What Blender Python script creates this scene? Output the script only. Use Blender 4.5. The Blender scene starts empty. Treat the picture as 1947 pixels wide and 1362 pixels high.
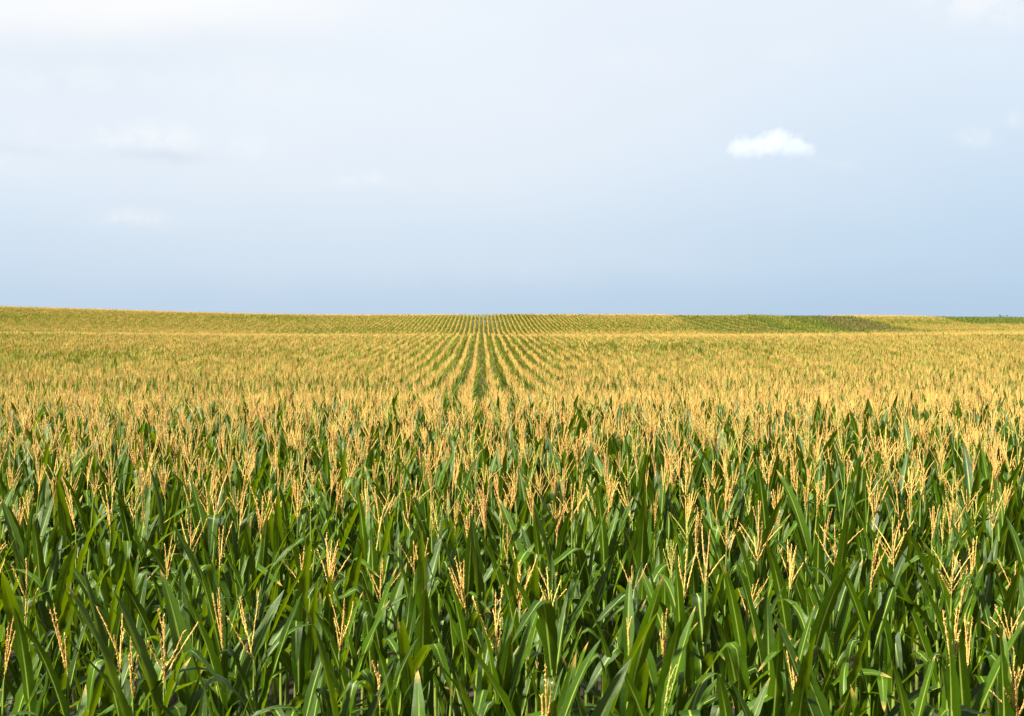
import bpy, math, random
import numpy as np
from mathutils import Vector, Matrix, Euler

R = math.radians
rng = random.Random(11)
sc = bpy.context.scene
C = sc.collection

# ------------------------------------------------------------------ camera
EYE = 3.75                       # camera height over the ground (m)
F = 2163.3                       # focal length in pixels of the 1947 px wide photograph (40 mm)
cam_d = bpy.data.cameras.new('camera'); cam = bpy.data.objects.new('camera', cam_d); C.objects.link(cam)
cam_d.lens = 40; cam_d.sensor_width = 36; cam_d.clip_end = 30000; cam_d.clip_start = 0.05
cam.location = (0, 0, EYE)
cam.rotation_euler = (R(90 - 2.145), 0, R(-1.55))
cam_d.dof.use_dof = True; cam_d.dof.focus_distance = 9.5; cam_d.dof.aperture_fstop = 9.0
sc.camera = cam

# ------------------------------------------------------------------ sun, sky, exposure
SUN_EL, SUN_AZ = 50.0, -128.0      # azimuth from +Y (view direction), negative = left
sun_d = bpy.data.lights.new('sun', 'SUN'); sun = bpy.data.objects.new('sun', sun_d); C.objects.link(sun)
sun_d.energy = 5.0; sun_d.angle = R(4); sun_d.color = (1.0, 0.93, 0.80)
sd = Vector((math.sin(R(SUN_AZ)) * math.cos(R(SUN_EL)), math.cos(R(SUN_AZ)) * math.cos(R(SUN_EL)), math.sin(R(SUN_EL))))
sun.rotation_euler = sd.to_track_quat('Z', 'Y').to_euler()
sun.location = (0, -5, 30)

vs = sc.view_settings
vs.view_transform = 'Standard'; vs.look = 'None'; vs.gamma = 1.0; vs.exposure = 2.2
sc.cycles.max_bounces = 7; sc.cycles.diffuse_bounces = 2; sc.cycles.glossy_bounces = 2
sc.cycles.transmission_bounces = 4; sc.cycles.volume_bounces = 4; sc.cycles.transparent_max_bounces = 4
sc.cycles.volume_step_rate = 1.0

class NT:
    """small helper for node trees"""
    def __init__(s, tree): s.t = tree; s.n = tree.nodes; s.l = tree.links
    def new(s, typ, **kw):
        n = s.n.new(typ)
        for k, v in kw.items(): setattr(n, k, v)
        return n
    def put(s, sock, v):
        if hasattr(v, 'is_linked') or isinstance(v, bpy.types.NodeSocket): s.l.new(v, sock)
        else: sock.default_value = v
    def m(s, op, a, b=None, c=None, clamp=False):
        n = s.n.new('ShaderNodeMath'); n.operation = op; n.use_clamp = clamp
        s.put(n.inputs[0], a)
        if b is not None: s.put(n.inputs[1], b)
        if c is not None: s.put(n.inputs[2], c)
        return n.outputs[0]
    def mix(s, f, a, b, blend='MIX'):
        n = s.n.new('ShaderNodeMix'); n.data_type = 'RGBA'; n.blend_type = blend
        s.put(n.inputs[0], f); s.put(n.inputs[6], a); s.put(n.inputs[7], b)
        return n.outputs[2]
    def ramp(s, v, lo, hi, a=0.0, b=1.0, smooth=True):
        n = s.n.new('ShaderNodeMapRange'); n.interpolation_type = 'SMOOTHSTEP' if smooth else 'LINEAR'
        s.put(n.inputs[0], v); n.inputs[1].default_value = lo; n.inputs[2].default_value = hi
        n.inputs[3].default_value = a; n.inputs[4].default_value = b
        return n.outputs[0]
    def noise(s, vec, scale, detail=4.0, rough=0.55):
        n = s.n.new('ShaderNodeTexNoise'); s.put(n.inputs['Vector'], vec)
        n.inputs['Scale'].default_value = scale; n.inputs['Detail'].default_value = detail
        n.inputs['Roughness'].default_value = rough
        return n.outputs[0]

def make_world():
    w = bpy.data.worlds.new('World'); sc.world = w; w.use_nodes = True
    w.node_tree.nodes.clear(); q = NT(w.node_tree)
    out = q.new('ShaderNodeOutputWorld'); bg = q.new('ShaderNodeBackground')
    sky = q.new('ShaderNodeTexSky'); sky.sky_type = 'NISHITA'; sky.sun_disc = False
    sky.sun_elevation = R(SUN_EL); sky.sun_rotation = R(SUN_AZ); sky.air_density = 1.0; sky.dust_density = 2.0; sky.ozone_density = 1.5
    tc = q.new('ShaderNodeTexCoord'); sep = q.new('ShaderNodeSeparateXYZ'); q.l.new(tc.outputs['Generated'], sep.inputs[0])
    X, Y, Z = sep.outputs
    yy = q.m('MAXIMUM', q.m('ABSOLUTE', Y), 0.15)
    u = q.m('DIVIDE', X, yy); v = q.m('DIVIDE', Z, yy)
    uv = q.new('ShaderNodeCombineXYZ'); q.l.new(u, uv.inputs[0]); q.l.new(v, uv.inputs[1]); uv = uv.outputs[0]
    # domain warp
    wn = q.new('ShaderNodeTexNoise'); q.l.new(uv, wn.inputs[0]); wn.inputs['Scale'].default_value = 14; wn.inputs['Detail'].default_value = 5
    ws = q.new('ShaderNodeSeparateColor'); q.l.new(wn.outputs['Color'], ws.inputs[0])
    uw = q.m('ADD', u, q.m('MULTIPLY', q.m('SUBTRACT', ws.outputs[0], 0.5), 0.05))
    vw = q.m('ADD', v, q.m('MULTIPLY', q.m('SUBTRACT', ws.outputs[1], 0.5), 0.03))
    # overall veil of thin high cloud: thick to the upper left, thin to the right and near the horizon
    veil_l = q.ramp(q.m('ADD', q.m('MULTIPLY', u, -0.55), v), -0.30, 0.34, 0.0, 1.0)
    el = q.ramp(v, -0.01, 0.22, 0.0, 1.0)
    mp = q.new('ShaderNodeMapping'); q.l.new(uv, mp.inputs[0]); mp.inputs['Scale'].default_value = (1.0, 2.4, 1.0)
    n1 = q.noise(mp.outputs[0], 3.2, 6, 0.55)
    n1 = q.ramp(n1, 0.32, 0.70)
    d1 = q.m('MULTIPLY', q.m('ADD', q.m('MULTIPLY', veil_l, 0.74), q.m('MULTIPLY', n1, 0.13)), q.m('ADD', q.m('MULTIPLY', el, 0.75), 0.25), clamp=True)
    nis = q.mix(1.0, sky.outputs[0], (SKY_K, SKY_K, SKY_K, 1), 'MULTIPLY')
    hz = q.ramp(v, 0.0, 0.30, 0.0, 1.0)
    base = q.mix(q.ramp(v, -0.02, 0.30, 0.90, 0.88), nis, q.mix(hz, (0.49, 0.665, 0.86, 1), (0.77, 0.88, 0.985, 1)))
    # above the frame, unseen, a whitish veil is added for soft overhead light
    base = q.mix(q.ramp(v, 0.5, 1.8), base, q.mix(0.75, nis, (0.7, 0.72, 0.74, 1)))
    col = q.mix(d1, base, (0.86, 0.915, 0.985, 1))
    # cloud patches (direction u, v; size; strength)
    def px(x, y): return (x - 915) / 2163.3, (600 - y) / 2163.3
    def patch(x, y, ax, ay, warp=True):
        a, b = px(x, y)
        du = q.m('DIVIDE', q.m('SUBTRACT', uw if warp else u, a), ax / 2163.3)
        dv = q.m('DIVIDE', q.m('SUBTRACT', vw if warp else v, b), ay / 2163.3)
        r2 = q.m('ADD', q.m('MULTIPLY', du, du), q.m('MULTIPLY', dv, dv))
        return q.m('POWER', 2.718, q.m('MULTIPLY', r2, -1.0))
    fine = q.ramp(q.noise(uv, 34, 8, 0.62), 0.34, 0.60)
    for (x, y, ax, ay, k, nz) in PATCHES:
        f = patch(x, y, ax, ay)
        f = q.m('MULTIPLY', f, k)
        if nz: f = q.m('MULTIPLY', f, q.m('ADD', q.m('MULTIPLY', fine, 0.75), 0.25))
        c = (1.02, 1.02, 1.02, 1) if k > .9 else (0.94, 0.965, 0.99, 1) if k > 0 else (0.50, 0.60, 0.72, 1)
        col = q.mix(q.m('ABSOLUTE', f), col, c)
    q.l.new(col, bg.inputs[0]); bg.inputs[1].default_value = 1.0 / (2 ** vs.exposure)
    q.l.new(bg.outputs[0], out.inputs[0])
SKY_K = 0.15
# x, y, half width, half height (in photograph pixels, as directions), strength (negative = shaded base), broken edge
PATCHES = [
    (240, 0, 420, 70, 1.0, 0), (300, 45, 260, 30, 0.5, 1), (560, 20, 90, 26, 0.6, 1), (120, -20, 300, 60, 0.9, 0), (250, 110, 420, 60, -0.12, 0),
    (820, 330, 620, 190, 0.32, 0), (330, 266, 36, 24, 0.75, 1), (255, 264, 90, 20, 0.55, 1), (320, 300, 80, 11, -0.22, 0), (470, 280, 70, 30, 0.3, 1), (1000, 500, 700, 40, 0.10, 0), (1230, 120, 120, 40, 0.15, 1), (520, 150, 160, 50, 0.25, 1), (150, 150, 200, 30, 0.25, 1),
    (690, 345, 38, 15, 0.6, 1), (262, 418, 60, 16, 0.45, 1), (35, 320, 60, 22, 0.30, 1), (60, 250, 160, 34, 0.22, 1), (20, 292, 120, 10, -0.1, 0),
    (1850, 6, 100, 34, 0.8, 1), (1905, 44, 40, 20, 0.4, 1), (1868, 252, 32, 16, 0.45, 1), (1945, 220, 14, 14, 0.4, 1), (1590, 300, 40, 12, 0.2, 1), (1520, 100, 60, 26, 0.2, 1),
]
make_world()

# ------------------------------------------------------------------ terrain
KD = np.array([-4000, -60, 0, 17, 21, 26, 34, 50, 72, 100, 118, 125, 135, 155, 180, 205, 232, 245, 275, 400, 1000, 12000], float)
KZ = np.array([-1, 0, 0, 0, -.06, -.46, -.78, -1.12, -1.26, -.86, -.58, -.51, -.86, -1.30, -.98, .2, 1.58, 1.66, 1.0, -5, -12, -60], float)
TD = np.arange(-80, 420, 0.5); TZ = np.interp(TD, KD, KZ)
_k = np.exp(-0.5 * (np.arange(-12, 13) * 0.5 / 1.6) ** 2); _k /= _k.sum()
_k2 = np.exp(-0.5 * (np.arange(-40, 41) * 0.5 / 5.0) ** 2); _k2 /= _k2.sum()
_a = np.convolve(np.pad(TZ, 12, 'edge'), _k, 'valid'); _b = np.convolve(np.pad(TZ, 40, 'edge'), _k2, 'valid')
_w = np.clip((TD - 30) / 25, 0, 1); TZ = _a * (1 - _w) + _b * _w
def sstep(a, b, x):
    t = np.clip((x - a) / (b - a), 0, 1); return t * t * (3 - 2 * t)
def ground_z(x, y):
    x = np.asarray(x, float); y = np.asarray(y, float)
    z = np.where((y > -79) & (y < 415), np.interp(y, TD, TZ), np.interp(y, KD, KZ))
    rise = sstep(20, 130, -x) * 2.1 + np.clip((-x - 105) / 60, 0, 3) * .35
    z = z + rise * sstep(120, 235, y) * (1 - sstep(270, 500, y))
    z = z + sstep(25, 90, -x) * 0.35 * sstep(90, 135, y) * (1 - sstep(150, 210, y))
    z = z - sstep(70, 130, x) * 0.42 * sstep(170, 235, y) * (1 - sstep(300, 500, y))
    z = z + 0.35 * sstep(30, 90, x) * np.exp(-((y - 160) / 22.0) ** 2)
    z = z + 0.10 * np.sin(x * 0.045 + 1) * np.sin(y * 0.031) * sstep(30, 80, y) * (1 - sstep(280, 400, y))
    return z

def mat(name):
    m = bpy.data.materials.new(name); m.use_nodes = True; m.node_tree.nodes.clear()
    return m, NT(m.node_tree)

def soil_mat():
    m, q = mat('soil'); out = q.new('ShaderNodeOutputMaterial'); p = q.new('ShaderNodeBsdfPrincipled')
    g = q.new('ShaderNodeNewGeometry').outputs['Position']
    n = q.noise(g, 3.0, 8, 0.65); n2 = q.noise(g, 40.0, 4, 0.6)
    c = q.mix(n, (0.020, 0.014, 0.009, 1), (0.045, 0.032, 0.02, 1)); q.l.new(c, p.inputs['Base Color'])
    p.inputs['Roughness'].default_value = 0.95
    b = q.new('ShaderNodeBump'); b.inputs['Strength'].default_value = 0.6; b.inputs['Distance'].default_value = 0.03
    q.l.new(n2, b.inputs['Height']); q.l.new(b.outputs[0], p.inputs['Normal']); q.l.new(p.outputs[0], out.inputs[0])
    return m

ALB = 0.80                        # measured against the lit tops of the crop
def leaf_mat(name, dark, light, tr, dry=False):
    dark, light, tr = [tuple(c * ALB for c in t[:3]) + (1,) for t in (dark, light, tr)]
    m, q = mat(name); out = q.new('ShaderNodeOutputMaterial'); p = q.new('ShaderNodeBsdfPrincipled')
    at = q.new('ShaderNodeAttribute', attribute_name='leafc'); s = q.new('ShaderNodeSeparateXYZ'); q.l.new(at.outputs['Vector'], s.inputs[0])
    u, v, r = s.outputs
    oi = q.new('ShaderNodeObjectInfo').outputs['Random']
    rr = q.m('FRACT', q.m('ADD', r, q.m('MULTIPLY', oi, 3.7)))
    col = q.mix(rr, dark, light)
    tcn = q.new('ShaderNodeTexCoord').outputs['Object']
    mot = q.noise(tcn, 9.0, 5, 0.6)
    col = q.mix(q.m('MULTIPLY', q.ramp(mot, 0.35, 0.75), 0.4), col, light)
    # parallel veins
    vein = q.m('SINE', q.m('MULTIPLY', u, 120.0))
    col = q.mix(q.ramp(vein, 0.2, 1.0, 0.0, 0.30), col, light)
    mid = q.m('ABSOLUTE', q.m('SUBTRACT', u, 0.5))
    mf = q.m('MULTIPLY', q.ramp(mid, 0.035, 0.075, 1.0, 0.0), q.ramp(v, 0.55, 0.98, 0.95, 0.15))
    col = q.mix(mf, col, (0.15, 0.20, 0.03, 1))
    # dry tips and edges on some leaves
    tipn = q.m('ADD', v, q.m('MULTIPLY', q.m('SUBTRACT', mot, 0.5), 0.25))
    tip = q.m('MULTIPLY', q.ramp(tipn, 0.90, 1.0), q.ramp(rr, 0.45, 0.7))
    col = q.mix(tip, col, (0.30, 0.19, 0.05, 1))
    sp = q.noise(tcn, 55.0, 3, 0.5)
    col = q.mix(q.m('MULTIPLY', q.ramp(sp, 0.68, 0.76), 0.6), col, (0.20, 0.15, 0.04, 1))
    q.l.new(col, p.inputs['Base Color'])
    p.inputs['Roughness'].default_value = 0.42 if name == 'leaf' else 0.6; p.inputs['Specular IOR Level'].default_value = 0.20
    b = q.new('ShaderNodeBump'); b.inputs['Strength'].default_value = 0.25; b.inputs['Distance'].default_value = 0.002
    q.l.new(q.m('ADD', vein, q.m('MULTIPLY', mot, 4.0)), b.inputs['Height']); q.l.new(b.outputs[0], p.inputs['Normal'])
    t = q.new('ShaderNodeBsdfTranslucent')
    tcx = q.mix(0.75, col, tr); q.l.new(tcx, t.inputs[0])
    mx = q.new('ShaderNodeMixShader'); mx.inputs[0].default_value = 0.24
    q.l.new(p.outputs[0], mx.inputs[1]); q.l.new(t.outputs[0], mx.inputs[2]); q.l.new(mx.outputs[0], out.inputs[0])
    return m

def tassel_mat():
    m, q = mat('tassel'); out = q.new('ShaderNodeOutputMaterial'); p = q.new('ShaderNodeBsdfPrincipled')
    at = q.new('ShaderNodeAttribute', attribute_name='leafc'); s = q.new('ShaderNodeSeparateXYZ'); q.l.new(at.outputs['Vector'], s.inputs[0])
    u, v, r = s.outputs
    oi = q.new('ShaderNodeObjectInfo').outputs['Random']
    rr = q.m('FRACT', q.m('ADD', r, q.m('MULTIPLY', oi, 5.3)))
    col = q.mix(rr, (0.55, 0.40, 0.095, 1), (0.47, 0.25, 0.055, 1))
    col = q.mix(q.ramp(oi, 0.16, 0.05), col, (0.32, 0.32, 0.055, 1))
    col = q.mix(q.ramp(oi, 0.88, 0.97, 0.0, 0.7), col, (0.42, 0.22, 0.065, 1))
    tcn = q.new('ShaderNodeTexCoord').outputs['Object']
    n = q.noise(tcn, 160.0, 2, 0.6)
    col = q.mix(q.ramp(n, 0.5, 0.75, 0, 0.5), col, (0.40, 0.22, 0.05, 1))
    col = q.mix(q.ramp(n, 0.45, 0.25, 0, 0.6), col, (0.60, 0.48, 0.20, 1))
    # green yellow towards the foot of the branches
    col = q.mix(q.ramp(v, 0.0, 0.22, 0.85, 0.0), col, (0.24, 0.26, 0.03, 1))
    q.l.new(col, p.inputs['Base Color']); p.inputs['Roughness'].default_value = 0.7
    t = q.new('ShaderNodeBsdfTranslucent'); q.l.new(col, t.inputs[0])
    mx = q.new('ShaderNodeMixShader'); mx.inputs[0].default_value = 0.25
    q.l.new(p.outputs[0], mx.inputs[1]); q.l.new(t.outputs[0], mx.inputs[2]); q.l.new(mx.outputs[0], out.inputs[0])
    return m

def stalk_mat():
    m, q = mat('stalk'); out = q.new('ShaderNodeOutputMaterial'); p = q.new('ShaderNodeBsdfPrincipled')
    tcn = q.new('ShaderNodeTexCoord').outputs['Object']; n = q.noise(tcn, 14.0, 4, 0.6)
    col = q.mix(n, (0.06, 0.11, 0.01, 1), (0.15, 0.19, 0.025, 1)); q.l.new(col, p.inputs['Base Color'])
    p.inputs['Roughness'].default_value = 0.5; q.l.new(p.outputs[0], out.inputs[0])
    return m

SOIL = soil_mat()
LEAF = leaf_mat('leaf', (0.0028, 0.015, 0.0003, 1), (0.036, 0.080, 0.0008, 1), (0.27, 0.40, 0.001, 1))
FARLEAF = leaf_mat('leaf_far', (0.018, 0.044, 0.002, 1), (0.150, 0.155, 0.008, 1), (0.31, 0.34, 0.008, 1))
DARKFAR = leaf_mat('leaf_dark_strip', (0.028, 0.052, 0.003, 1), (0.100, 0.118, 0.008, 1), (0.15, 0.18, 0.005, 1))
BROWNLEAF = leaf_mat('leaf_brownish', (0.060, 0.060, 0.014, 1), (0.10, 0.085, 0.022, 1), (0.16, 0.15, 0.03, 1))
TASSEL = tassel_mat(); STALK = stalk_mat()
MATS = [LEAF, TASSEL, STALK, FARLEAF, BROWNLEAF, DARKFAR]

# ------------------------------------------------------------------ mesh building
class MB:
    def __init__(s): s.v = []; s.f = []; s.m = []; s.a = []
    def grid(s, P, A, mi, closed=False):
        """P: rows x cols points, A: attribute triples, quads between"""
        n, k = len(P), len(P[0]); o = len(s.v)
        for i in range(n):
            for j in range(k): s.v.append(tuple(P[i][j])); s.a.append(A[i][j])
        for i in range(n - 1):
            for j in range(k if closed else k - 1):
                j2 = (j + 1) % k
                s.f.append((o + i * k + j, o + i * k + j2, o + (i + 1) * k + j2, o + (i + 1) * k + j)); s.m.append(mi)
    def add(s, other, M):
        o = len(s.v)
        s.v += [tuple(M @ Vector(p)) for p in other.v]; s.a += other.a
        s.f += [tuple(i + o for i in f) for f in other.f]; s.m += other.m
    def mesh(s, name):
        me = bpy.data.meshes.new(name); me.from_pydata(s.v, [], s.f)
        used = sorted(set(s.m)); mp = {u: i for i, u in enumerate(used)}
        for u in used: me.materials.append(MATS[u])
        me.polygons.foreach_set('material_index', [mp[i] for i in s.m])
        me.polygons.foreach_set('use_smooth', [True] * len(s.f))
        at = me.attributes.new('leafc', 'FLOAT_VECTOR', 'POINT'); at.data.foreach_set('vector', [c for t in s.a for c in t])
        me.update(); return me

def tube(mb, pts, rad, sides, mi, r, v0=0.0, v1=1.0):
    n = len(pts); P = []; A = []
    for i, p in enumerate(pts):
        t = (pts[min(i + 1, n - 1)] - pts[max(i - 1, 0)]).normalized()
        a = t.orthogonal().normalized(); b = t.cross(a)
        rr = rad[i]
        P.append([p + (a * math.cos(2 * math.pi * j / sides) + b * math.sin(2 * math.pi * j / sides)) * rr for j in range(sides)])
        A.append([(j / sides, v0 + (v1 - v0) * i / (n - 1), r) for j in range(sides)])
    mb.grid(P, A, mi, True)

def make_leaf(rnd, kind, L, W, seg=14, cols=5, mi=0):
    """leaf from the origin, outward along +X and up +Z"""
    mb = MB(); th0 = R(rnd.uniform(5, 19)); tw = rnd.uniform(-1, 1); rv = rnd.random()
    if kind == 'erect': th1 = th0 + R(rnd.uniform(4, 22)); tk = 9
    elif kind == 'arch': th1 = R(rnd.uniform(95, 150)); th0 = R(rnd.uniform(18, 34)); tk = 9
    else: tk = rnd.uniform(0.45, 0.72); th1 = R(rnd.uniform(105, 166)); th0 = R(rnd.uniform(5, 20))
    side = rnd.uniform(-0.5, 0.5); ph = rnd.uniform(0, 6.3); ph2 = rnd.uniform(0, 6.3)
    amp = rnd.uniform(0.006, 0.013); nw = rnd.uniform(3, 6); kb = rnd.uniform(0.022, 0.055)
    p = Vector((0, 0, 0)); az = 0.0; rows = []; at = []
    for i in range(seg + 1):
        t = i / seg
        if kind == 'fold':
            f = 1 / (1 + math.exp(-(t - tk) / (kb * 0.45))); th = th0 + (th1 - th0) * f + R(6) * t
            az = side * f * 1.3
        elif kind == 'arch':
            th = th0 + (th1 - th0) * (t ** 1.7); az = side * t
        else:
            th = th0 + (th1 - th0) * t * t; az = side * 0.5 * t
        T = Vector((math.sin(th) * math.cos(az), math.sin(th) * math.sin(az), math.cos(th)))
        if i: p = p + T * (L / seg)
        B = Vector((-math.sin(az), math.cos(az), 0)); N = T.cross(B)      # N points up / inward
        ta = tw * 0.9 * t if kind != 'fold' else tw * 0.5 * t
        B2 = B * math.cos(ta) + N * math.sin(ta); N2 = N * math.cos(ta) - B * math.sin(ta)
        w = W * min(1, 0.45 + 2.0 * t) * max(0.0, 1 - t ** 2.6) ** 0.75 + 0.0015
        w *= 1 + (rnd.uniform(-.07, .05) if 0 < i < seg else 0)
        vd = 0.55 * (1 - 0.6 * t)
        if kind == 'fold' and abs(t - tk) < 0.12: vd *= 0.25
        P = []; A = []
        for j in range(cols):
            s = -1 + 2 * j / (cols - 1)
            rip = amp * math.sin(nw * 6.28 * t + (ph if s > 0 else ph2)) * abs(s) ** 2 * math.sin(math.pi * min(1, t * 1.05))
            P.append(p + B2 * (s * w * 0.5 * math.cos(vd * 0.8)) - N2 * (-abs(s) * w * 0.5 * math.sin(vd) ) * -1 * -1 + N2 * rip)
            A.append((0.5 + 0.5 * s, t, rv))
        rows.append(P); at.append(A)
    mb.grid(rows, at, mi)
    return mb

def make_tassel(rnd, style, lod=0):
    """foot at the origin, growing up +Z"""
    mb = MB(); H = {'bushy': .31, 'fan': .27, 'narrow': .30, 'spike': .31, 'young': .20}[style] * rnd.uniform(.92, 1.1)
    nb = {'bushy': rnd.randint(8, 11), 'fan': rnd.randint(4, 7), 'narrow': rnd.randint(3, 5), 'spike': rnd.randint(1, 3), 'young': rnd.randint(2, 4)}[style]
    spread = {'bushy': (3, 20), 'fan': (10, 38), 'narrow': (3, 15), 'spike': (10, 26), 'young': (3, 9)}[style]
    thick = {'bushy': 1.15, 'fan': .85, 'narrow': 1, 'spike': 1.1, 'young': .9}[style]
    def branch(p0, d, L, r0, bend, v0):
        n = max(4, int(L / 0.0075)) if lod == 0 else (4 if lod == 1 else 1)
        pts = []; rad = []; p = Vector(p0); d = Vector(d).normalized(); side = Vector((rnd.uniform(-1, 1), rnd.uniform(-1, 1), 0)) * bend
        for i in range(n + 1):
            t = i / n
            jit = Vector((rnd.uniform(-1, 1), rnd.uniform(-1, 1), 0)) * (0.0016 if lod == 0 else 0.0)
            pts.append(p + jit)
            base = r0 * (0.45 if t < 0.14 else 1.0) * (1 - 0.45 * t)
            if lod == 0: rr = base * rnd.uniform(0.62, 1.25)
            elif lod == 1: rr = base * rnd.uniform(0.8, 1.1)
            else: rr = base * (1.0 if i == 0 else 0.55)
            if i == n: rr *= 0.3 if lod < 2 else 1
            rad.append(rr)
            d2 = (d + side * t).normalized(); p = p + d2 * (L / n)
        tube(mb, pts, rad, 5 if lod == 0 else 3, 1, rnd.random(), v0, 1.0)
        if lod == 0:                      # hanging spikelets and anthers
            for k in range(int(L / 0.0055)):
                i = rnd.randint(2, n); a = rnd.uniform(0, 6.28); c = pts[i]; o = Vector((math.cos(a), math.sin(a), 0))
                l = rnd.uniform(.008, .013); e = c + o * rnd.uniform(.004, .009) + d * l * rnd.choice((1, .9, -.6)); w_ = o.cross(Vector((0, 0, 1))) * .0022
                rv = rnd.random()
                mb.grid([[c - w_ * .6, c + w_ * .6], [(c + e) / 2 - w_, (c + e) / 2 + w_], [e - w_ * .3, e + w_ * .3]], [[(0, .8, rv)] * 2] * 3, 1)
    r = 0.0041 * thick
    if lod == 2: r *= 1.8
    elif lod == 1: r *= 1.3
    branch((0, 0, 0), (rnd.uniform(-.06, .06), rnd.uniform(-.06, .06), 1), H, r * 1.12, 0.10, 0.0)
    for k in range(nb):
        z = 0.02 + 0.085 * (k / max(1, nb - 1)) * rnd.uniform(.7, 1.2)
        a = k * 2.4 + rnd.uniform(-.5, .5); s = R(rnd.uniform(*spread))
        L = H * rnd.uniform(.50, .88)
        branch((0, 0, z), (math.sin(s) * math.cos(a), math.sin(s) * math.sin(a), math.cos(s)), L, r * rnd.uniform(.8, 1.05), 0.30 if style != 'narrow' else .12, 0.0)
    return mb

def make_stalk(rnd, h, lod=0):
    mb = MB(); n = 12 if lod == 0 else 3; pts = []; rad = []
    lx, ly = rnd.uniform(-.02, .02), rnd.uniform(-.02, .02)
    for i in range(n + 1):
        t = i / n; pts.append(Vector((lx * math.sin(t * 3.1), ly * math.sin(t * 3.1), h * t)))
        rad.append((0.013 * (1 - t) + 0.0042) * (1.25 if lod == 0 and i % 2 else 1.0))
    tube(mb, pts, rad, 6 if lod == 0 else 3, 2, rnd.random()); return mb

# ------------------------------------------------------------------ pools of part meshes (lod 0)
pr = random.Random(5)
LEAVES = {'erect': [], 'fold': [], 'arch': []}
for kind, n in (('erect', 14), ('fold', 18), ('arch', 10)):
    for i in range(n):
        LEAVES[kind].append(make_leaf(pr, kind, 1.0, pr.uniform(.120, .155) if kind == 'fold' else pr.uniform(.100, .140), 20 if kind == 'fold' else 14))
TASSELS = {k: [make_tassel(pr, k) for _ in range(n)] for k, n in (('bushy', 4), ('fan', 5), ('narrow', 7), ('spike', 4), ('young', 3))}
STALKS = [make_stalk(pr, 1.0) for _ in range(4)]
FOOT = 2.08                       # height of the foot of the tassel on a plant 2.4 m tall

def plan(rnd, style, top=None, row_dir=None, nleaf=8, drop=0.0):
    """leaf list: kind, index, height, azimuth, length"""
    a0 = (row_dir if row_dir is not None else rnd.uniform(0, 6.28)) + rnd.gauss(0, .5)
    out = []
    for k in range(nleaf):
        h = FOOT - 0.10 - drop - 0.155 * k + rnd.uniform(-.03, .03)
        az = a0 + math.pi * (k % 2) + rnd.gauss(0, .35)
        if k == 0: L = rnd.uniform(.36, .56); kd = rnd.choice(('erect', 'erect', 'fold', 'arch'))
        elif k <= 2: L = rnd.uniform(.60, .82); kd = rnd.choice(('erect', 'erect', 'fold'))
        elif k < 5: L = rnd.uniform(.62, .84); kd = rnd.choice(('erect', 'erect', 'fold', 'fold', 'fold', 'arch'))
        else: L = rnd.uniform(.66, .85); kd = rnd.choice(('fold', 'arch', 'erect'))
        if k == 0 and top: kd = top
        out.append((kd, rnd.randrange(len(LEAVES[kd])), h, az, L, rnd.uniform(-.12, .12)))
    return out
def leaf_matrix(h, az, L, tilt):
    return Matrix.Translation((0, 0, h)) @ Euler((0, tilt, az)).to_matrix().to_4x4() @ Matrix.Diagonal((L, L, L, 1))

# variants for the mass of plants
SRC = bpy.data.collections.new('corn_sources')
def source(mb, k):
    o = bpy.data.objects.new('s%03d' % k, mb.mesh('corn_src')); SRC.objects.link(o)
vr = random.Random(21); nsrc = 0
styles = ['narrow', 'fan', 'bushy', 'narrow', 'spike', 'fan', 'narrow', 'bushy', 'narrow', 'fan', 'spike', 'narrow', 'fan', 'narrow', 'spike', 'young', 'narrow', 'fan', 'spike', 'narrow']
IDX_A = []
for st in styles:
    mb = MB(); mb.add(STALKS[vr.randrange(4)], Matrix.Diagonal((1, 1, FOOT, 1)))
    mb.add(vr.choice(TASSELS[st]), Matrix.Translation((0, 0, FOOT)) @ Euler((vr.gauss(0, .10), vr.gauss(0, .10), 0)).to_matrix().to_4x4() @ Matrix.Scale(vr.uniform(.88, 1.2), 4))
    for kd, i, h, az, L, ti in plan(vr, st, nleaf=7, row_dir=math.pi / 2, drop=.21): mb.add(LEAVES[kd][i], leaf_matrix(h, az, L, ti))
    source(mb, nsrc); IDX_A.append(nsrc); nsrc += 1
def lod_b(vr, st, mi=0, tas=True, nleaf=6):
    mb = MB(); mb.add(make_stalk(vr, 1, 1), Matrix.Diagonal((1, 1, FOOT, 1)))
    if tas: mb.add(make_tassel(vr, st, 1), Matrix.Translation((0, 0, FOOT)) @ Euler((vr.gauss(0, .10), vr.gauss(0, .10), 0)).to_matrix().to_4x4() @ Matrix.Scale(vr.uniform(.88, 1.2), 4))
    for kd, i, h, az, L, ti in plan(vr, st, nleaf=nleaf, row_dir=0, drop=.26):
        mb.add(make_leaf(vr, kd, 1.0, .12, 6, 3, mi), leaf_matrix(h, az, L, ti))
    return mb
IDX_B = []
for i in range(12):
    source(lod_b(vr, styles[i]), nsrc); IDX_B.append(nsrc); nsrc += 1
IDX_BG = []
for i in range(4):
    source(lod_b(vr, 'young', tas=i % 2 == 0), nsrc); IDX_BG.append(nsrc); nsrc += 1
SEG = 2.4
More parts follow.
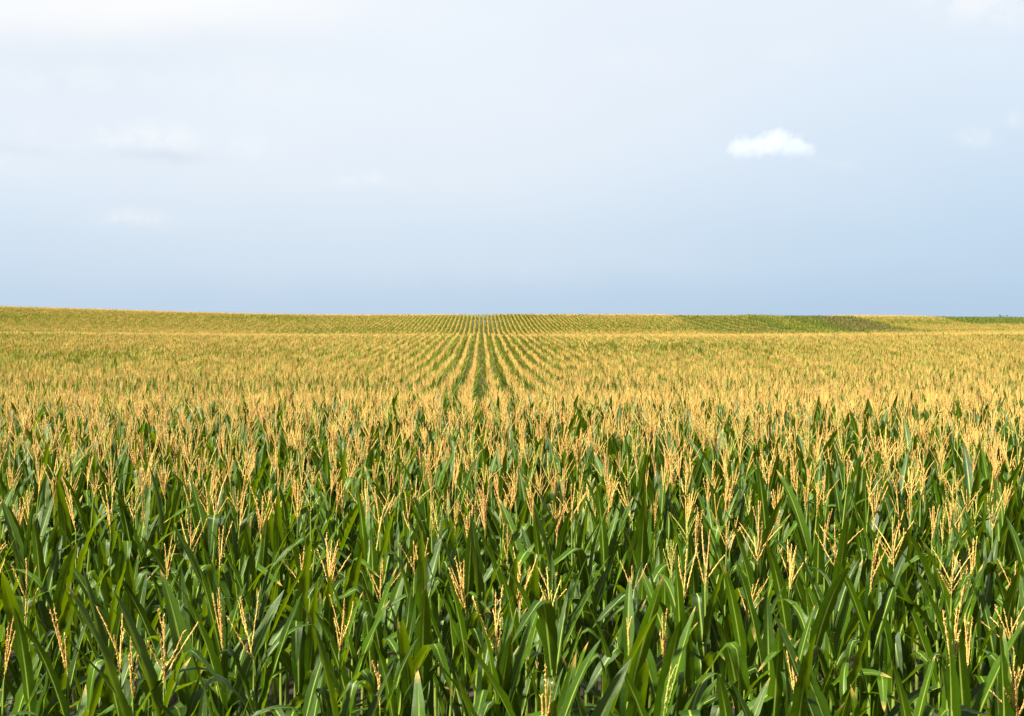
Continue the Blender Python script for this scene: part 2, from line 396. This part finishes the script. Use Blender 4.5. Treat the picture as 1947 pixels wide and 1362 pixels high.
def lod_c(vr, mode, mi):
    """2.4 m of one row of far corn"""
    mb = MB(); n = 12
    for j in range(n):
        y = (j + .5) / n * SEG - SEG / 2 + vr.uniform(-.05, .05); x = vr.gauss(0, .045); hs = vr.uniform(.95, 1.05)
        M = Matrix.Translation((x, y, 0)) @ Matrix.Scale(hs, 4)
        tas = {'gold': .95, 'mixed': .6, 'sparse': .3, 'green': 0.03, 'brown': .04}[mode]
        if vr.random() < tas: mb.add(make_tassel(vr, vr.choice(('narrow', 'fan', 'fan', 'bushy')), 2), M @ Matrix.Translation((0, 0, FOOT - .02)))
        for kd, i, h, az, L, ti in plan(vr, '', nleaf=5, row_dir=0, drop=.28 if mode in ('gold', 'mixed') else .1):
            mb.add(make_leaf(vr, kd, 1.0, .13, 3, 2, mi), M @ leaf_matrix(h, az, L, ti))
    return mb
IDX_C = {}
for mode, n, mi in (('gold', 7, 3), ('mixed', 6, 3), ('sparse', 5, 3), ('green', 4, 5), ('brown', 4, 4)):
    IDX_C[mode] = []
    for i in range(n): source(lod_c(vr, mode, mi), nsrc); IDX_C[mode].append(nsrc); nsrc += 1

# ------------------------------------------------------------------ the ground
def make_ground():
    ys = np.concatenate([[-3000, -600, -150], np.arange(-60, 60, 1.5), np.arange(60, 300, 3), np.arange(300, 450, 12), [500, 600, 800, 1200, 2000, 4000, 9000]])
    xs = np.concatenate([[-9000, -4000, -1500, -700, -400], np.arange(-240, 241, 6), [400, 700, 1500, 4000, 9000]])
    X, Y = np.meshgrid(xs, ys); Z = ground_z(X, Y)
    v = np.stack([X, Y, Z], -1).reshape(-1, 3); k = len(xs)
    f = [(i * k + j, i * k + j + 1, (i + 1) * k + j + 1, (i + 1) * k + j) for i in range(len(ys) - 1) for j in range(k - 1)]
    me = bpy.data.meshes.new('ground'); me.from_pydata(v.tolist(), [], f); me.materials.append(SOIL)
    me.polygons.foreach_set('use_smooth', [True] * len(f)); me.update()
    o = bpy.data.objects.new('ground', me); C.objects.link(o); o['kind'] = 'structure'
make_ground()

# ------------------------------------------------------------------ corn near the camera: every plant an object
ROWS = [4.15 + .75 * k for k in range(23)] + [3.40 - .75 * k for k in range(14)]        # headland rows, running across the view
# tip x, tip y in the photograph, style, label
HERO = [
 (49, 1058, 'spike', 'corn plant with one long thin tassel spike leaning left, near the left edge'),
 (128, 1140, 'narrow', 'corn plant with three upright orange tassel spikes close together at the lower left'),
 (227, 1142, 'spike', 'corn plant with a single straight orange tassel spike at the lower left'),
 (309, 1160, 'fan', 'corn plant whose tassel branches spread low to both sides, lower left foreground'),
 (250, 1205, 'young', 'corn plant with a closed pale young tassel among upright leaves, lower left'),
 (422, 1120, 'narrow', 'corn plant with a thick orange tassel spike and one branch leaning right'),
 (480, 1125, 'spike', 'corn plant with two parted orange tassel spikes left of the bushy golden tassel'),
 (622, 1015, 'bushy', 'corn plant with a full bushy pale golden tassel, the heaviest in the foreground'),
 (416, 990, 'narrow', 'corn plant with a short upright tassel behind a big folded leaf, left half'),
 (362, 968, 'fan', 'corn plant with a wide open tassel right of a dark upright leaf, left half'),
 (256, 925, 'fan', 'corn plant with loosely open orange tassel over the second folded leaf, left'),
 (62, 930, 'narrow', 'corn plant with narrow golden tassel close to the left edge, middle rows'),
 (147, 922, 'narrow', 'corn plant with tall slim golden tassel next to the left edge pair'),
 (212, 915, 'spike', 'corn plant with a single long orange spike above dark leaves on the left'),
 (495, 922, 'bushy', 'corn plant with dense upright orange tassel brush in the left half'),
 (590, 912, 'fan', 'corn plant with many branched open tassel left of the centre'),
 (802, 1026, 'narrow', 'corn plant with tall orange spike and short side branch left of centre'),
 (945, 1117, 'fan', 'corn plant with the widest fan shaped tassel, bottom centre foreground'),
 (1050, 1085, 'spike', 'corn plant with a thin spike and a yellow branch between two raised leaves, centre'),
 (1042, 1250, 'spike', 'corn plant with the lowest tassel at the bottom edge right of centre'),
 (722, 922, 'fan', 'corn plant with tall orange tassel splitting into a wide V, left of centre'),
 (835, 950, 'narrow', 'corn plant with straight spike and a beaded branch leaning right, centre'),
 (922, 930, 'bushy', 'corn plant with fluffy yellow tassel at the centre of the photo'),
 (1088, 920, 'fan', 'corn plant with broadly branching orange tassel right of the centre'),
 (1205, 915, 'narrow', 'corn plant with slender golden tassel rising between leaves, right of centre'),
 (1327, 965, 'narrow', 'corn plant with long nodding golden tassel in the right half'),
 (1346, 1002, 'spike', 'corn plant with a beaded yellow spike right of the long nodding tassel'),
 (1446, 990, 'fan', 'corn plant with V shaped pale orange tassel in the right half'),
 (1597, 998, 'fan', 'corn plant with open tassel of five thin orange branches, right half'),
 (1665, 1025, 'narrow', 'corn plant with stiff orange tassel and pale leaf beside it, right half'),
 (1712, 988, 'fan', 'corn plant with two orange branches crossing on a green stem, right'),
 (1575, 907, 'fan', 'corn plant with beaded open tassel in the middle rows, right'),
 (1672, 907, 'bushy', 'corn plant with thick clustered golden tassel in the middle rows, right'),
 (1830, 1150, 'narrow', 'corn plant with pinkish tan tassel low above the dark gap at the right'),
 (1905, 930, 'fan', 'corn plant with tan tassel close to the right edge'),
 (1300, 1040, 'spike', 'corn plant with a short knobbly orange tassel standing in front of broad leaves, right'),
]
def X_of(px, d): return (px - 915) / F * d                  # vanishing column of the rows is 915
hr = random.Random(3)
plants = []                                              # x, row, tip height, style, label, hero
for (px, py, st, lab) in HERO:
    d0 = F * 1.33 / (py - 600); k = min(range(23), key=lambda i: abs(ROWS[i] - d0)); d = ROWS[k] + hr.uniform(-.06, .06)
    tip = EYE - (py - 600) * d / F
    plants.append([X_of(px, d), d, k, tip, st, lab])
heroes = {k: [p[0] for p in plants if p[2] == k] for k in range(len(ROWS))}
XSTEP = .19
rest = []
for k, d in enumerate(ROWS):
    half = abs(d) * .47 + 2.5 + (3.5 if k > 3 else 0); x = -half + hr.uniform(0, .2)
    while x < half:
        xx = x + hr.uniform(-.045, .045); x += (XSTEP if k < 4 else .14 if k > 22 else .18 if k < 9 else .17 if k < 13 else .14) * hr.uniform(.85, 1.15)
        if any(abs(xx - h) < .13 for h in heroes[k]): continue
        if k == 0 and hr.random() < .2: continue
        dd = d + hr.gauss(0, .10)
        if k < 3: st = hr.choice(['none', 'none', 'young', 'spike', 'narrow', 'narrow', 'fan'])
        elif k < 5: st = hr.choice(['spike', 'narrow', 'narrow', 'fan', 'fan', 'bushy'])
        elif k < 8: st = hr.choice(['narrow', 'narrow', 'narrow', 'none', 'spike', 'spike', 'bushy', 'fan'])
        else: st = hr.choice(['narrow', 'narrow', 'fan', 'bushy', 'fan'])
        tip = 2.40 + hr.gauss(0, .075) - (.12 if k < 3 else .04 if k < 5 else 0) - (.08 if st in ('none', 'young') else 0)
        if k == 0: tip -= .12
        if k < 8:
            sx = 915 + xx / dd * F
            for (hx, hd) in [(915 + p[0] / p[1] * F, p[1]) for p in plants]:
                if hd > dd + .2 and abs(sx - hx) < 42 and hd - dd < 3.2: st = 'none'; tip -= .17; break
        if k > 22: tip = min(tip, 2.42) - .03
        rest.append([xx, dd, k, tip, st, None])
def inview(p): return p[2] < 23 and abs((p[0] - X_of(973.5, p[1])) * F / p[1]) < 985
allp = plants + rest
vis = sorted([p for p in allp if inview(p)], key=lambda p: (p[2], p[0]))
solo = vis[:300]
seen = set(id(p) for p in solo); mass = [p for p in allp if id(p) not in seen]

LM = {k: [m.mesh('leaf') for m in v] for k, v in LEAVES.items()}
TM = {k: [m.mesh('tassel') for m in v] for k, v in TASSELS.items()}
SM = [m.mesh('stalk') for m in STALKS]
ORD = ['front', 'second', 'third', 'fourth', 'fifth', 'sixth', 'seventh', 'eighth', 'ninth', 'tenth', 'eleventh']
STW = {'bushy': 'bushy golden tassel', 'fan': 'spread out orange tassel', 'narrow': 'narrow upright tan tassel', 'spike': 'thin one or two spike tassel', 'young': 'short closed young tassel', 'none': 'no tassel showing'}
TOPW = {'erect': 'upright top leaf', 'fold': 'folded over top leaf', 'arch': 'arching top leaf'}
def nth(n):
    return '%d%s' % (n, 'th' if 10 <= n % 100 <= 20 else {1: 'st', 2: 'nd', 3: 'rd'}.get(n % 10, 'th'))
def child(name, me, par, M):
    o = bpy.data.objects.new(name, me); o.parent = par; o.matrix_local = M; C.objects.link(o); return o
cnt = {}
for p in solo:
    x, y, k, tip, st, lab = p
    cnt[k] = cnt.get(k, 0) + 1
    e = bpy.data.objects.new('corn_plant', None); e.empty_display_size = .2; C.objects.link(e)
    e.location = (x, y, float(ground_z(x, y)))
    lean = (hr.gauss(0, R(1.6)), hr.gauss(R(1), R(2.2)), 0)
    if lab: lean = (0, 0, 0)
    e.rotation_euler = (lean[0], lean[1], 0)
    tas = None
    if st != 'none':
        ti = hr.randrange(len(TM[st])); ts = hr.uniform(.9, 1.12) * (1.10 if lab else hr.uniform(.80, 1.08)) * (1.18 if lab and 'heaviest' in lab else 1)
        th = max(v[2] for v in TASSELS[st][ti].v) * ts; foot = tip - th
    else: foot = tip - .22
    child('stalk', SM[hr.randrange(4)], e, Matrix.Diagonal((1, 1, foot, 1)))
    if st != 'none':
        child('tassel', TM[st][ti], e, Matrix.Translation((0, 0, foot)) @ Euler((hr.gauss(0, .09), hr.gauss(0.02, .09), hr.uniform(0, 6.28))).to_matrix().to_4x4() @ Matrix.Scale(ts, 4))
    top = hr.choice(('erect', 'erect', 'fold', 'arch'))
    for kd, i, h, az, L, tl in plan(hr, st, top, row_dir=hr.choice((math.pi / 2, 0.3)), nleaf=7, drop=0 if k < 3 else .035 * (k - 2)):
        child('leaf', LM[kd][i], e, leaf_matrix(h + foot - FOOT, az, L, tl))
    e['category'] = 'corn plant'; e['group'] = 'corn plants in the nearest rows'
    e['label'] = lab or 'corn with %s, %s row, %s from left' % (STW[st], ORD[k], nth(cnt[k]))

# ------------------------------------------------------------------ the rest of the corn: one mass
pts = []; idx = []; rot = []; scl = []
gr = random.Random(77)
for x, y, k, tip, st, lab in mass:
    s = tip / 2.4; pts.append((x, y, float(ground_z(x, y)))); idx.append(gr.choice(IDX_A)); rot.append((gr.gauss(0, R(2)), gr.gauss(R(4) if k > 8 else R(1), R(2.5)), gr.choice((0, math.pi)) + gr.gauss(0, .45))); scl.append((s, s, s))
def patchn(x, y):
    return (math.sin(x * .11 + y * .05 + 1.3) + math.sin(x * .043 - y * .13 + .4) + math.sin(x * .23 + 2.1) * .5 * math.sin(y * .19)) / 2.5
Y0, YB = 21.4, 52.0
for i in range(int(-48 / .762), int(48 / .762)):         # rows along the view, single plants
    x = i * .762 + .38
    y = Y0 + gr.uniform(0, .2)
    while y < YB:
        if abs(x - .027 * y) < .46 * y + 5:
            pn = patchn(x, y) + gr.gauss(0, .35)
            ii = gr.choice(IDX_BG) if (pn > .75) else gr.choice(IDX_B)
            s = gr.gauss(1.0, .035); xx = x + gr.gauss(0, .025)
            pts.append((xx, y, float(ground_z(xx, y)))); idx.append(ii); rot.append((gr.gauss(0, R(2)), gr.gauss(0, R(2)), gr.choice((0, math.pi)) + gr.gauss(0, .3))); scl.append((s, s, s))
        y += gr.uniform(.16, .24)
nseg0 = len(pts)
for j in range(int((262 - YB) / SEG)):
    y = YB + (j + .5) * SEG
    for i in range(int(-150 / .762), int(150 / .762)):
        x = i * .762 + .38
        if abs(x - .027 * y) > .47 * y + 8: continue
        g0, g1, g2 = ground_z([x, x, x], [y - SEG / 2, y, y + SEG / 2])
        pn = patchn(x, y) * .8 + gr.gauss(0, .25)
        mode = 'gold' if pn < .12 else 'mixed' if pn < .62 else 'sparse'
        dy = max(0, min(1, (y - 178) / 52.0))
        e1 = x + gr.gauss(0, .3)
        if y > 168:
            if 36 + 3 * dy < e1 < 49 + 4 * dy: mode = 'mixed' if i % 3 == 0 else 'green'
            elif e1 < 52 + 4 * dy and e1 > 40: mode = 'green'
            elif e1 < 56 + 5 * dy and e1 > 40: mode = 'sparse'
            elif e1 < 60 + 8 * dy and e1 > 40: mode = 'green'
            elif e1 < 70 + 6 * dy and e1 > 40: mode = 'brown'
            elif e1 > 84 + 9 * dy and y > 204: mode = 'green'
        if x > 34 and 124 - min(16, (x - 34) * .35) < y < 125: mode = 'sparse' if gr.random() < .4 else 'green'
        if x > 60 and abs(y - 176) < 3.5: mode = 'sparse'
        pts.append((x + gr.gauss(0, .03), y, float(g1))); idx.append(gr.choice(IDX_C[mode]))
        rot.append((math.atan2(float(g2 - g0), SEG), 0, 0)); s = gr.gauss(1, .02) * (.93 if mode in ('green', 'brown') else 1); scl.append((gr.choice((-1, 1)) * s, gr.choice((-1, 1)) * 1.0, s))

def make_mass():
    me = bpy.data.meshes.new('corn_plants'); me.from_pydata(pts, [], [])
    for n, t, d, key in (('idx', 'INT', idx, 'value'), ('rot', 'FLOAT_VECTOR', [c for r in rot for c in r], 'vector'), ('scl', 'FLOAT_VECTOR', [c for r in scl for c in r], 'vector')):
        a = me.attributes.new(n, t, 'POINT'); a.data.foreach_set(key, d)
    o = bpy.data.objects.new('corn_plants', me); C.objects.link(o)
    o['kind'] = 'stuff'; o['label'] = 'dense mass of tasselled corn filling the field behind the nearest rows, up to the horizon'; o['category'] = 'corn field'
    ng = bpy.data.node_groups.new('corn', 'GeometryNodeTree')
    ng.interface.new_socket('Geometry', in_out='INPUT', socket_type='NodeSocketGeometry'); ng.interface.new_socket('Geometry', in_out='OUTPUT', socket_type='NodeSocketGeometry')
    q = NT(ng); gi = q.new('NodeGroupInput'); go = q.new('NodeGroupOutput')
    ci = q.new('GeometryNodeCollectionInfo'); ci.inputs['Collection'].default_value = SRC
    ci.inputs['Separate Children'].default_value = True; ci.inputs['Reset Children'].default_value = True
    ip = q.new('GeometryNodeInstanceOnPoints'); ip.inputs['Pick Instance'].default_value = True
    def attr(n, t):
        a = q.new('GeometryNodeInputNamedAttribute', data_type=t); a.inputs['Name'].default_value = n
        return [x for x in a.outputs if x.enabled and x.name == 'Attribute'][0]
    q.l.new(gi.outputs[0], ip.inputs['Points']); q.l.new(ci.outputs[0], ip.inputs['Instance'])
    q.l.new(attr('idx', 'INT'), ip.inputs['Instance Index'])
    er = q.new('FunctionNodeEulerToRotation'); q.l.new(attr('rot', 'FLOAT_VECTOR'), er.inputs[0]); q.l.new(er.outputs[0], ip.inputs['Rotation'])
    q.l.new(attr('scl', 'FLOAT_VECTOR'), ip.inputs['Scale'])
    q.l.new(ip.outputs[0], go.inputs[0])
    md = o.modifiers.new('corn', 'NODES'); md.node_group = ng
    print('instances', len(pts), 'segments', len(pts) - nseg0, 'solo', len(solo))
make_mass()

# ------------------------------------------------------------------ the small fair weather cloud
def make_cloud(name, px, py, dist, hw, hh, blobs, dens, seed, label):
    u, v = (px - 915) / F, (600 - py) / F
    m, q = mat(name); out = q.new('ShaderNodeOutputMaterial'); pv = q.new('ShaderNodeVolumePrincipled')
    tc = q.new('ShaderNodeTexCoord').outputs['Object']
    nz = q.new('ShaderNodeTexNoise'); ad = q.new('ShaderNodeVectorMath', operation='ADD'); q.l.new(tc, ad.inputs[0]); ad.inputs[1].default_value = (seed * 91, seed * 37, 0)
    q.l.new(ad.outputs[0], nz.inputs[0]); nz.inputs['Scale'].default_value = 1 / 20.0; nz.inputs['Detail'].default_value = 5; nz.inputs['Roughness'].default_value = .6
    f = None
    for (bx, bz, r) in blobs:
        sb = q.new('ShaderNodeVectorMath', operation='SUBTRACT'); q.l.new(tc, sb.inputs[0]); sb.inputs[1].default_value = (bx, 0, bz)
        mu = q.new('ShaderNodeVectorMath', operation='MULTIPLY'); q.l.new(sb.outputs[0], mu.inputs[0]); mu.inputs[1].default_value = (1, .8, 1.25)
        ln = q.new('ShaderNodeVectorMath', operation='LENGTH'); q.l.new(mu.outputs[0], ln.inputs[0])
        g = q.m('SUBTRACT', 1.0, q.m('DIVIDE', ln.outputs['Value'], r))
        f = g if f is None else q.m('MAXIMUM', f, g)
    f = q.m('ADD', f, q.m('MULTIPLY', q.m('SUBTRACT', nz.outputs[0], 0.55), 1.6))
    sp = q.new('ShaderNodeSeparateXYZ'); q.l.new(tc, sp.inputs[0])
    base = q.ramp(sp.outputs[2], -hh * 1.1, hh * .15, 0, 1)
    d = q.m('MULTIPLY', q.m('MULTIPLY', q.ramp(f, 0.0, 0.45), base), dens)
    q.l.new(d, pv.inputs['Density']); pv.inputs['Color'].default_value = (.66, .71, .80, 1); pv.inputs['Anisotropy'].default_value = .0
    q.l.new(pv.outputs[0], out.inputs['Volume'])
    import bmesh
    bm = bmesh.new(); bmesh.ops.create_icosphere(bm, subdivisions=4, radius=1)
    for w in bm.verts:
        w.co.x *= hw * 1.25; w.co.y *= hw * .6; w.co.z *= hh * 1.3
    me = bpy.data.meshes.new(name); bm.to_mesh(me); bm.free(); me.materials.append(m)
    o = bpy.data.objects.new(name, me); C.objects.link(o)
    o.location = (u * dist, dist, EYE + v * dist); o['kind'] = 'structure'; o['label'] = label
    return o
make_cloud('cloud', 1465, 278, 2600, 108, 40, [(-62, -8, 46), (-22, -4, 44), (12, 6, 50), (52, -4, 44), (84, -10, 30)], .0048, 3, 'small white cumulus cloud in the right half of the sky')

# ------------------------------------------------------------------ far things on the horizon
def plain(name, col, rough=.6, metal=0):
    m, q = mat(name); out = q.new('ShaderNodeOutputMaterial'); p = q.new('ShaderNodeBsdfPrincipled')
    g = q.new('ShaderNodeTexCoord').outputs['Object']; n = q.noise(g, 1.5, 4, .6)
    c2 = tuple(x * .7 for x in col[:3]) + (1,)
    q.l.new(q.mix(n, col, c2), p.inputs['Base Color']); p.inputs['Roughness'].default_value = rough; p.inputs['Metallic'].default_value = metal
    q.l.new(p.outputs[0], out.inputs[0]); return m
def add_far():
    STEEL = plain('galvanised_steel_hazed', (.38, .42, .47, 1), .5)  # galvanised grey, paled and blued: distance haze put into the colour
    y = 1500.0; x = X_of(219, y); zb = float(ground_z(x, y)); top = EYE + (600 - 577) / F * y; H = top - zb
    def strut(mb, a, b, r): tube(mb, [Vector(a), Vector(b)], [r, r], 4, 0, 0)
    e = bpy.data.objects.new('radio_mast', None); C.objects.link(e); e.location = (x, y, zb)
    e['label'] = 'thin grey lattice mast far away on the left of the horizon'; e['category'] = 'mast'
    fr = MB(); n = 14
    def w(t): return 2.6 * (1 - t) + .35
    for i in range(n):
        t0, t1 = i / n, (i + 1) / n; z0, z1 = t0 * (H - 3), t1 * (H - 3)
        c0 = [(sx * w(t0) / 2, sy * w(t0) / 2, z0) for sx, sy in ((1, 1), (-1, 1), (-1, -1), (1, -1))]
        c1 = [(sx * w(t1) / 2, sy * w(t1) / 2, z1) for sx, sy in ((1, 1), (-1, 1), (-1, -1), (1, -1))]
        for k in range(4):
            strut(fr, c0[k], c1[k], .07); strut(fr, c0[k], c1[(k + 1) % 4], .04); strut(fr, c1[k], c1[(k + 1) % 4], .04)
    def obj(name, mb, mt, par, loc=(0, 0, 0)):
        me = bpy.data.meshes.new(name); me.from_pydata(mb.v, [], mb.f); me.materials.append(mt); me.update()
        o = bpy.data.objects.new(name, me); o.parent = par; o.location = loc; C.objects.link(o); return o
    obj('lattice', fr, STEEL, e)
    a = MB(); strut(a, (0, 0, H - 3), (0, 0, H), .08); obj('antenna', a, STEEL, e)
    BARK = plain('bark', (.05, .04, .03, 1), .9); CROWN = plain('tree_leaves', (.020, .035, .012, 1), .7)
    tr = random.Random(8)
    for (px, top_y, wd, lab) in ((1914, 597.3, 6, 'left one of the two tiny dark trees on the far right horizon'), (1922, 597.5, 7, 'right one of the two tiny dark trees on the far right horizon')):
        y = 1300.0; x = X_of(px, y); zb = float(ground_z(x, y)); H = EYE + (600 - top_y) / F * y - zb
        e = bpy.data.objects.new('tree', None); C.objects.link(e); e.location = (x, y, zb); e['label'] = lab; e['category'] = 'tree'; e['group'] = 'far trees on the horizon'
        tk = MB(); tube(tk, [Vector((0, 0, 0)), Vector((.2, 0, H * .4)), Vector((0, .2, H * .8))], [.5, .35, .12], 8, 0, 0)
        for k in range(6):
            an = k * 1.05; tube(tk, [Vector((.1, 0, H * .4)), Vector((math.cos(an) * wd * .35, math.sin(an) * wd * .35, H * .72))], [.2, .06], 5, 0, 0)
        obj('trunk', tk, BARK, e)
        cr = MB()
        cl = [(tr.uniform(-.38, .38) * wd, tr.uniform(-.38, .38) * wd, H * tr.uniform(.5, .92), tr.uniform(.9, 1.7)) for _ in range(16)]
        for (cx, cy, cz, r) in cl:
            for _ in range(130):
                d = Vector((tr.gauss(0, 1), tr.gauss(0, 1), tr.gauss(0, .8))).normalized() * r * tr.uniform(.6, 1.05)
                p = Vector((cx, cy, cz)) + d
                if p.z > H: continue
                a1 = Vector((tr.uniform(-1, 1), tr.uniform(-1, 1), tr.uniform(-1, 1))).normalized() * .22; b1 = a1.orthogonal().normalized() * .16
                o = len(cr.v); cr.v += [tuple(p - a1), tuple(p + b1), tuple(p + a1), tuple(p - b1)]; cr.f.append((o, o + 1, o + 2, o + 3))
        obj('crown', cr, CROWN, e)
add_far()
